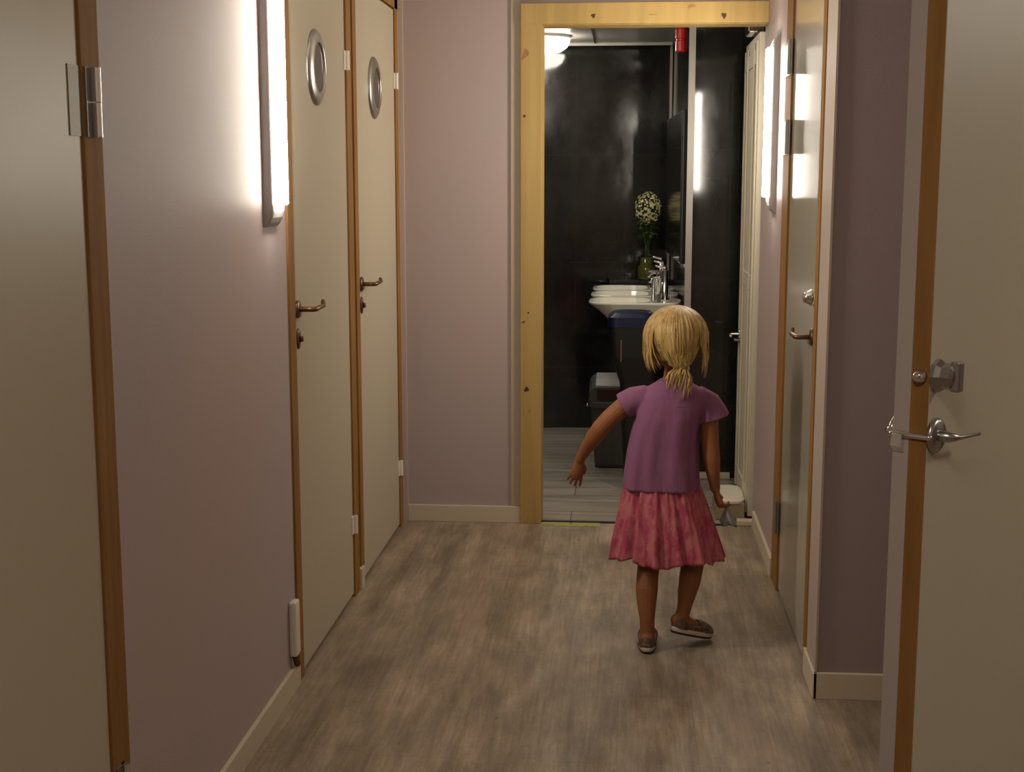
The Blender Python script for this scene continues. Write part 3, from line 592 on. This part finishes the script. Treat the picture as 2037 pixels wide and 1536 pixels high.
# torn tape at the threshold
random.seed(5)
for i, (x0, x1, l) in enumerate(((-0.34, -0.225, 'pale yellow-green torn tape on the floor against the pine casing'), (-0.215, -0.10, 'yellow-green torn tape on the floor in the middle of the threshold'))):
    n_ = 12; vs = []
    for k in range(n_+1):
        x = x0+(x1-x0)*k/n_; vs.append(Vector((x, YB-0.045+random.uniform(-0.012, 0.012), 0.0004))); vs.append(Vector((x, YB+0.010, 0.0004)))
    top = [v+Vector((0, 0, 0.0014)) for v in vs]; m_ = len(vs)
    fs = [(2*k, 2*k+2, 2*k+3, 2*k+1) for k in range(n_)]+[(m_+2*k, m_+2*k+1, m_+2*k+3, m_+2*k+2) for k in range(n_)]+[(2*k, m_+2*k, m_+2*k+2, 2*k+2) for k in range(n_)]
    tag(MB().add(vs+top, fs).build('tape_strip', TAPE), l, 'tape', group='torn tape at the washroom threshold')

# ---------------------------------------------------------------- the child
pr = thing('person', (0.12, 4.0, 0), 'small blond child in a lilac T-shirt and pink skirt walking away towards the washroom', 'person')
Z = Vector((0, 0, 1))
def vt(*a): return [Vector(p) for p in a]
body = MB()
def ell(c, rx, ry, n=24, tx=0, ty=0):
    return [Vector((c[0]+rx*math.cos(a), c[1]+ry*math.sin(a), c[2]+tx*math.cos(a)+ty*math.sin(a))) for a in (2*math.pi*k/n for k in range(n))]
# trunk (under the clothes), neck
body.rings([ell((0.122, 4.06, 0.385), 0.07, 0.05), ell((0.120, 4.06, 0.42), 0.100, 0.075), ell((0.118, 4.055, 0.48), 0.100, 0.078), ell((0.120, 4.055, 0.55), 0.085, 0.068), ell((0.127, 4.05, 0.64), 0.088, 0.068),
            ell((0.135, 4.05, 0.72), 0.090, 0.066), ell((0.139, 4.05, 0.775), 0.086, 0.055), ell((0.142, 4.05, 0.805), 0.058, 0.044), ell((0.145, 4.055, 0.83), 0.033, 0.034), ell((0.147, 4.06, 0.87), 0.031, 0.033)])
# head: skull, jaw, face
body.sphere((0.147, 4.055, 0.945), 0.078, 16, (0.96, 1.06, 1.06))
body.rings([ell((0.147, 4.085, 0.855), 0.028, 0.030), ell((0.147, 4.082, 0.870), 0.048, 0.048), ell((0.147, 4.075, 0.90), 0.064, 0.062), ell((0.147, 4.07, 0.94), 0.070, 0.070)])
body.sphere((0.147, 4.149, 0.913), 0.010, 8, (1, 1.1, 1)); body.tube([(0.147, 4.137, 0.94), (0.147, 4.147, 0.918)], [0.006, 0.008], 8)     # nose
for s_ in (-1, 1):
    body.sphere((0.147+s_*0.077, 4.055, 0.92), 0.020, 8, (0.32, 0.62, 1.0)); body.sphere((0.147+s_*0.036, 4.122, 0.905), 0.022, 8, (1, 0.8, 1))     # ears, cheeks
body.sphere((0.147, 4.128, 0.868), 0.015, 8)
# legs: left (planted) and right (heel lifted)
LH, LK, LA = Vector((0.075, 4.06, 0.43)), Vector((0.078, 4.045, 0.262)), Vector((0.0745, 3.985, 0.068))
body.tube([LH, (0.077, 4.055, 0.35), (0.079, 4.047, 0.285), LK, (0.074, 4.022, 0.225), (0.0715, 4.008, 0.185), (0.072, 3.998, 0.14), (0.0735, 3.988, 0.10), LA, (0.0745, 3.985, 0.045)],
          [0.052, 0.043, 0.036, 0.034, 0.0335, 0.034, 0.029, 0.0235, 0.022, 0.023], 16)
body.tube([(0.0745, 3.972, 0.040), (0.075, 4.01, 0.036), (0.077, 4.06, 0.028), (0.079, 4.10, 0.022)], [0.022, 0.023, 0.021, 0.015], 14)
RH, RK, RA = Vector((0.17, 4.06, 0.43)), Vector((0.217, 4.095, 0.272)), Vector((0.186, 4.035, 0.115))
body.tube([RH, (0.19, 4.075, 0.36), (0.212, 4.09, 0.30), RK, (0.210, 4.078, 0.235), (0.203, 4.062, 0.195), (0.194, 4.048, 0.155), (0.189, 4.04, 0.13), RA, (0.181, 4.032, 0.095)],
          [0.052, 0.045, 0.038, 0.0355, 0.035, 0.0335, 0.0275, 0.023, 0.0215, 0.022], 16)
body.tube([(0.166, 4.024, 0.085), (0.188, 4.040, 0.075), (0.222, 4.062, 0.050), (0.252, 4.082, 0.032)], [0.021, 0.023, 0.020, 0.014], 14)
# arms
body.tube([(0.060, 4.05, 0.775), (0.030, 4.05, 0.765), (-0.010, 4.048, 0.738), (-0.048, 4.046, 0.702), (-0.073, 4.050, 0.673), (-0.096, 4.070, 0.638), (-0.117, 4.092, 0.603), (-0.131, 4.108, 0.576), (-0.138, 4.115, 0.561)],
          [0.026, 0.027, 0.0285, 0.0285, 0.0275, 0.0255, 0.0205, 0.0160, 0.0155], 16)
body.tube([(0.215, 4.05, 0.775), (0.243, 4.05, 0.755), (0.250, 4.045, 0.715), (0.252, 4.04, 0.67), (0.255, 4.035, 0.625), (0.260, 4.03, 0.585), (0.265, 4.03, 0.545), (0.270, 4.035, 0.512), (0.273, 4.038, 0.495)],
          [0.025, 0.026, 0.0275, 0.0275, 0.0265, 0.0255, 0.021, 0.0165, 0.0155], 16)
# hands: (wrist, direction, across, palm normal)
def hand(w, d, ac, side, curl=0.35, sc=1.0):
    """w wrist, d pointing direction, ac across the palm towards the thumb, n = palm normal (fingers curl to it)"""
    w = Vector(w); d = Vector(d).normalized(); ac = Vector(ac); ac = (ac-d*ac.dot(d)).normalized(); n = d.cross(ac).normalized()*side
    body.tube([w-d*0.008, w+d*0.012*sc, w+d*0.030*sc, w+d*0.046*sc], [0.0145, 0.0175*sc, 0.0205*sc, 0.0195*sc], 14, flat=0.58, flatdir=n)
    for k, (off, ln) in enumerate(((0.0165, 0.041), (0.0055, 0.045), (-0.0055, 0.042), (-0.0160, 0.034))):
        b0 = w+d*(0.044-0.004*(k == 3))*sc+ac*off*sc; dirv = (d+ac*(off*11.0)).normalized(); p = b0-dirv*0.010; pts = [p, b0]; r = [0.0056, 0.0054]
        cu = curl*(0.8+0.25*k)
        for j, fr_ in enumerate((0.42, 0.32, 0.26)):
            a = cu*(j+0.6); v = dirv*math.cos(a)+n*math.sin(a); b0 = b0+v*ln*fr_*sc; pts.append(b0); r.append((0.0051, 0.0046, 0.0041)[j])
        body.tube(pts, [q*sc for q in r], 10)
    tb = w+d*0.016*sc+ac*0.016*sc+n*0.004; v1 = (d*0.62+ac*0.62+n*0.45).normalized(); v2 = (d*0.85+ac*0.2+n*0.5).normalized()
    body.tube([tb-v1*0.008, tb+v1*0.012, tb+v1*0.020, tb+v1*0.020+v2*0.020], [0.0085*sc, 0.0078*sc, 0.0068*sc, 0.0055*sc], 10)
hand((-0.1385, 4.117, 0.559), (-0.22, 0.02, -0.97), (0.90, 0.35, -0.15), -1, 0.20, 1.0)
hand((0.274, 4.038, 0.493), (0.28, 0.10, -0.95), (-0.35, 0.90, 0.1), 1, 0.55, 0.95)
body.build('body', SKIN, pr, smooth=True, remesh=0.0022, smoothit=4)
for s_ in (-1, 1):
    e = MB().sphere((0.147+s_*0.030, 4.129, 0.932), 0.0095, 10).build('eye', EYEW, pr, smooth=True)
    MB().sphere((0.147+s_*0.030, 4.1365, 0.932), 0.0042, 8, (1, 0.6, 1)).build('iris', EYEB, e, smooth=True)
MB().tube([(0.132, 4.134, 0.889), (0.140, 4.1425, 0.887), (0.147, 4.1445, 0.886), (0.154, 4.1425, 0.887), (0.162, 4.134, 0.889)], [0.002, 0.0042, 0.0048, 0.0042, 0.002], 8).build('mouth', LIP, pr, smooth=True)
# T-shirt: thin torso surface with soft vertical folds, sleeves merged by remesh
sh = MB(); nseg = 96
def shirt_ring(c, rx, ry, fold, tilt=0.0):
    out = []
    for k in range(nseg):
        a = 2*math.pi*k/nseg
        f = fold*(math.sin(5*a+1.1)+0.6*math.sin(9*a+c[2]*9+0.4)+0.45*math.sin(14*a+2))
        e = 0.82
        out.append(Vector((c[0]+(rx+f)*math.copysign(abs(math.cos(a))**e, math.cos(a)), c[1]+(ry+f)*math.copysign(abs(math.sin(a))**e, math.sin(a)), c[2]+tilt*math.cos(a)+fold*0.12*math.sin(7*a))))
    return out
sh.rings([shirt_ring((0.111, 4.055, 0.491), 0.112, 0.086, 0.0036), shirt_ring((0.110, 4.055, 0.496), 0.116, 0.091, 0.0040), shirt_ring((0.110, 4.055, 0.53), 0.113, 0.088, 0.0042), shirt_ring((0.113, 4.053, 0.60), 0.107, 0.083, 0.0036),
          shirt_ring((0.118, 4.05, 0.66), 0.102, 0.079, 0.0028), shirt_ring((0.127, 4.05, 0.71), 0.099, 0.077, 0.0018), shirt_ring((0.136, 4.05, 0.75), 0.100, 0.071, 0.0008), shirt_ring((0.140, 4.05, 0.778), 0.098, 0.062, 0.0005),
          shirt_ring((0.142, 4.05, 0.797), 0.083, 0.053, 0.0003), shirt_ring((0.144, 4.05, 0.812), 0.060, 0.047, 0), shirt_ring((0.145, 4.052, 0.822), 0.046, 0.042, 0), shirt_ring((0.145, 4.053, 0.826), 0.041, 0.039, 0)])
sh.tube([(0.085, 4.05, 0.762), (0.055, 4.05, 0.765), (0.025, 4.05, 0.760), (0.000, 4.049, 0.746), (-0.008, 4.049, 0.741)], [0.036, 0.041, 0.041, 0.041, 0.0405], 24, round_ends=False)
sh.tube([(0.190, 4.05, 0.762), (0.222, 4.05, 0.766), (0.247, 4.05, 0.752), (0.261, 4.045, 0.726), (0.267, 4.045, 0.708)], [0.036, 0.040, 0.040, 0.043, 0.047], 24, round_ends=False)
sh.build('shirt', SHIRT, pr, smooth=True, remesh=0.004, smoothit=5)
# neckline band at the back and small seam
MB().tube([(0.150, 3.9675, 0.756), (0.170, 3.968, 0.7545), (0.190, 3.9735, 0.757)], 0.0014, 6).build('neck_seam', mat('dark_lilac_seam', (0.16, 0.06, 0.13), 0.9), pr)
# skirt: ruffled cone, open below
sk = MB(); n_ = 240; rs = []
NR = 26
for i in range(NR+1):
    q = i/NR; z = 0.512-(0.512-0.278)*q
    cx = 0.113+0.018*q**1.2; rx = 0.106+0.061*q**0.85; ry = 0.078+0.052*q**0.85
    ring = []
    for k in range(n_):
        a = 2*math.pi*k/n_
        ph = 0.35*math.sin(3*a+q*1.5)
        f = (0.0022+0.0062*q)*(math.sin(17*a+ph*2)+0.55*math.sin(29*a+1+q*2)+0.8*math.sin(7*a+2.2))
        gather = 0.0015*(1-q)*math.sin(46*a)
        zz = z+(q**3)*(0.007*math.sin(5*a+0.6)+0.004*math.sin(13*a))
        ring.append(Vector((cx+(rx+f+gather)*math.cos(a), 4.055+(ry+f+gather)*math.sin(a), zz)))
    rs.append(ring)
sk.rings(rs, False, False)
sk.build('skirt', SKIRTM, pr, smooth=True, solid=0.0016)
# shoes
def shoe(heel, toe, up_, label):
    heel = Vector(heel); toe = Vector(toe); d = (toe-heel).normalized(); L = (toe-heel).length; up_ = Vector(up_); up_ = (up_-d*up_.dot(d)).normalized(); s = d.cross(up_)
    def outline(off, k, n=28):
        out = []
        for j in range(n):
            a = 2*math.pi*j/n; u = -math.cos(a)
            wd = 0.030*(1+0.12*u)*(1 if u < 0.6 else 1-0.25*(u-0.6)/0.4)
            out.append(heel+d*(L/2+u*L/2*k)+s*math.copysign(abs(math.sin(a))**0.8, math.sin(a))*wd*k+up_*off)
        return out
    sh_ = MB().rings([outline(0.017, 1.0), outline(0.026, 1.0), outline(0.033, 0.94)], True, True)
    # toe cap and heel counter
    def sec(u, h, w_, hollow=0):
        c = heel+d*(L*u)
        return [c+s*math.cos(a)*w_*1.12+up_*(0.018+math.sin(a)*h) for a in (math.pi*k/12 for k in range(13))]
    sh_.rings([sec(0.56, 0.034, 0.0275), sec(0.68, 0.033, 0.0290), sec(0.82, 0.027, 0.0275), sec(0.92, 0.020, 0.021), sec(0.985, 0.010, 0.010)])
    sh_.rings([sec(0.02, 0.020, 0.010), sec(0.05, 0.034, 0.018), sec(0.12, 0.036, 0.0245), sec(0.20, 0.030, 0.0262), sec(0.24, 0.014, 0.0262)])
    o = sh_.build('shoe', SHOE, pr, smooth=True, label=label, remesh=0.003, smoothit=3)
    MB().rings([outline(0.006, 1.0), outline(0.012, 1.03), outline(0.0192, 1.02)]).build('midsole', SOLEW, o, smooth=False, label='pale rubber midsole')
    MB().rings([outline(0.0, 0.97), outline(0.0062, 1.03)]).build('outsole', SOLED, o, smooth=False, label='dark outsole')
    return o
shoe((0.0735, 3.945, 0.0008), (0.080, 4.118, 0.0008), (0, 0, 1), 'flat patterned shoe planted on the floor')
shoe((0.148, 4.005, 0.052), (0.272, 4.095, 0.006), (0.30, 0.22, 0.93), 'flat patterned shoe lifted at the heel')
# hair
hc = Vector((0.147, 4.050, 0.950)); hx, hy, hz = 0.095, 0.102, 0.094
def hpt(th_, ph_, k=1.0):
    """ph_ = 0 towards +X, -90deg towards the camera (back of the head)"""
    z = math.cos(th_); rz = hz if z > 0 else 0.105
    w_ = math.sin(th_) if th_ < math.pi/2 else 1.0-0.30*((th_-math.pi/2)/(math.pi/2))**1.3*2.0
    return hc+Vector((hx*w_*math.cos(ph_), hy*w_*math.sin(ph_), rz*(z if z > 0 else (math.pi/2-th_)/(math.pi/2)*1.25)))*k
cap = MB(); rs = []
for i in range(1, 22):
    th_ = math.radians(4+i*6.3); ring = []
    for k in range(72):
        ph = 2*math.pi*k/72
        front = max(0, math.sin(ph))        # hair is shorter over the face
        t_ = min(th_, math.radians(62)) if front > 0.55 else (min(th_, math.radians(100)) if front > 0.25 else th_)
        g = 0.985+0.010*math.sin(ph*19+i*0.2)+0.008*math.sin(ph*31)
        p = hpt(t_, ph, g*0.975)
        if front > 0.55: p = p + Vector((0, -0.001*(i), 0))
        ring.append(p)
    rs.append(ring)
cap.rings(rs, True, True)
hair = cap.build('hair', HAIRD, pr, smooth=True, label='straight blond bob gathered in a short tail')
G = Vector((0.163, 3.968, 0.862))
random.seed(11)
def strand_mesh(paths, name, m, flat=0.4, label=None):
    b_ = MB()
    for pts, rad in paths: b_.tube(pts, rad, 6, round_ends=False, flat=flat)
    return b_.build(name, m, hair, smooth=True, label=label)
paths = []
crown = math.radians(-75)
for i in range(620):
    ph = random.uniform(-math.pi, math.pi)
    if math.sin(ph) > 0.62 and random.random() < 0.6: continue
    k = random.uniform(0.995, 1.03); pts = []; rad = []
    back = math.sin(ph) < -0.35
    nst = 15; sw = random.uniform(-0.10, 0.10); r0 = random.uniform(0.0022, 0.0042)
    thend = math.radians(random.uniform(112, 128)) if not back else math.radians(random.uniform(108, 118))
    if math.sin(ph) > 0.62: thend = math.radians(random.uniform(50, 66))
    elif math.sin(ph) > 0.2: thend = math.radians(random.uniform(95, 112))
    for j in range(nst):
        q = j/(nst-1); th_ = math.radians(3)+(thend-math.radians(3))*q
        p = hpt(th_, ph+sw*q*(1-q)*2, k)
        # swirl the crown slightly and draw the back hair to the gather point
        if back and q > 0.55:
            tq = ((q-0.55)/0.45)**1.7; p = p.lerp(G+Vector((random.uniform(-0.012, 0.012), random.uniform(-0.004, 0.006), random.uniform(-0.006, 0.006))), tq*0.92)
            if q < 0.98: p.y = min(p.y, 4.0)
        elif (not back) and q > 0.75: p.x -= (p.x-hc.x)*0.22*(q-0.75)/0.25
        pts.append(p); rad.append(r0*(0.5+0.9*math.sin(math.pi*min(q*0.9+0.1, 1))) if q < 0.95 else r0*0.35)
    paths.append((pts, rad))
strand_mesh(paths, 'hair_strands', HAIRM)
# side locks hanging in front of the ears, left bob fuller
paths = []
for i in range(70):
    sgn = -1 if i < 40 else 1
    ph = math.pi-random.uniform(-0.35, 0.75) if sgn < 0 else random.uniform(-0.75, 0.2)
    ph = -ph if sgn < 0 else ph
    pts = [hpt(math.radians(t_), ph, random.uniform(1.0, 1.04)) for t_ in (45, 62, 80, 95)]
    e = pts[-1]
    if sgn < 0: tx, tz = random.uniform(0.062, 0.112), random.uniform(0.848, 0.872)
    else: tx, tz = random.uniform(0.222, 0.236), random.uniform(0.832, 0.872)
    T_ = Vector((tx, e.y+random.uniform(-0.004, 0.012), tz))
    pts += [e.lerp(T_, 0.45)+Vector((sgn*0.006, 0, 0)), e.lerp(T_, 0.8)+Vector((sgn*0.004, 0, 0)), T_]
    r0 = random.uniform(0.0025, 0.0045); paths.append((pts, [r0*0.4, r0, r0*1.2, r0*1.2, r0*1.1, r0*0.8, r0*0.15]))
strand_mesh(paths[:40], 'side_lock', HAIRM)
strand_mesh(paths[40:], 'side_lock', HAIRM)
paths = []
for i in range(52):
    x0 = random.uniform(-0.024, 0.020); T_ = Vector((0.150+x0*1.5+random.uniform(-0.01, 0.014), 3.962+random.uniform(-0.004, 0.006), random.uniform(0.785, 0.83)))
    if abs(T_.x-0.172) < 0.012: T_.z -= 0.022
    a = G+Vector((x0*0.9, random.uniform(-0.002, 0.012), random.uniform(0.0, 0.012)))
    r0 = random.uniform(0.0025, 0.0045)
    paths.append(([a, a.lerp(T_, 0.3)+Vector((x0*0.5, -0.006, 0)), a.lerp(T_, 0.65)+Vector((x0*0.3, -0.004, 0)), T_], [r0, r0*1.2, r0, r0*0.12]))
strand_mesh(paths, 'tail', HAIRM, label='short blond tail at the nape')
# small pale bag hanging from the right hand
bg = MB().rings([[Vector((0.313+dx+rx*math.cos(a)*(1+0.22*math.sin(3*a+z*60)+0.12*math.sin(5*a)), 4.05+0.018*k_*math.sin(a)*(1+0.3*math.sin(4*a+1)), z+0.006*math.sin(3*a+1)*(rx > 0.012))) for a in (2*math.pi*j/36 for j in range(36))]
                 for z, rx, k_, dx in ((0.380, 0.008, 0.4, 0.012), (0.382, 0.021, 0.9, 0.010), (0.395, 0.023, 1.0, 0.005), (0.408, 0.016, 0.8, 0.001), (0.420, 0.010, 0.6, -0.002), (0.433, 0.005, 0.4, -0.001))])
tag(bg.build('cloth_bag', CLOTH, smooth=True), 'small pale grey crumpled bag hanging from the child\'s right hand', 'bag')
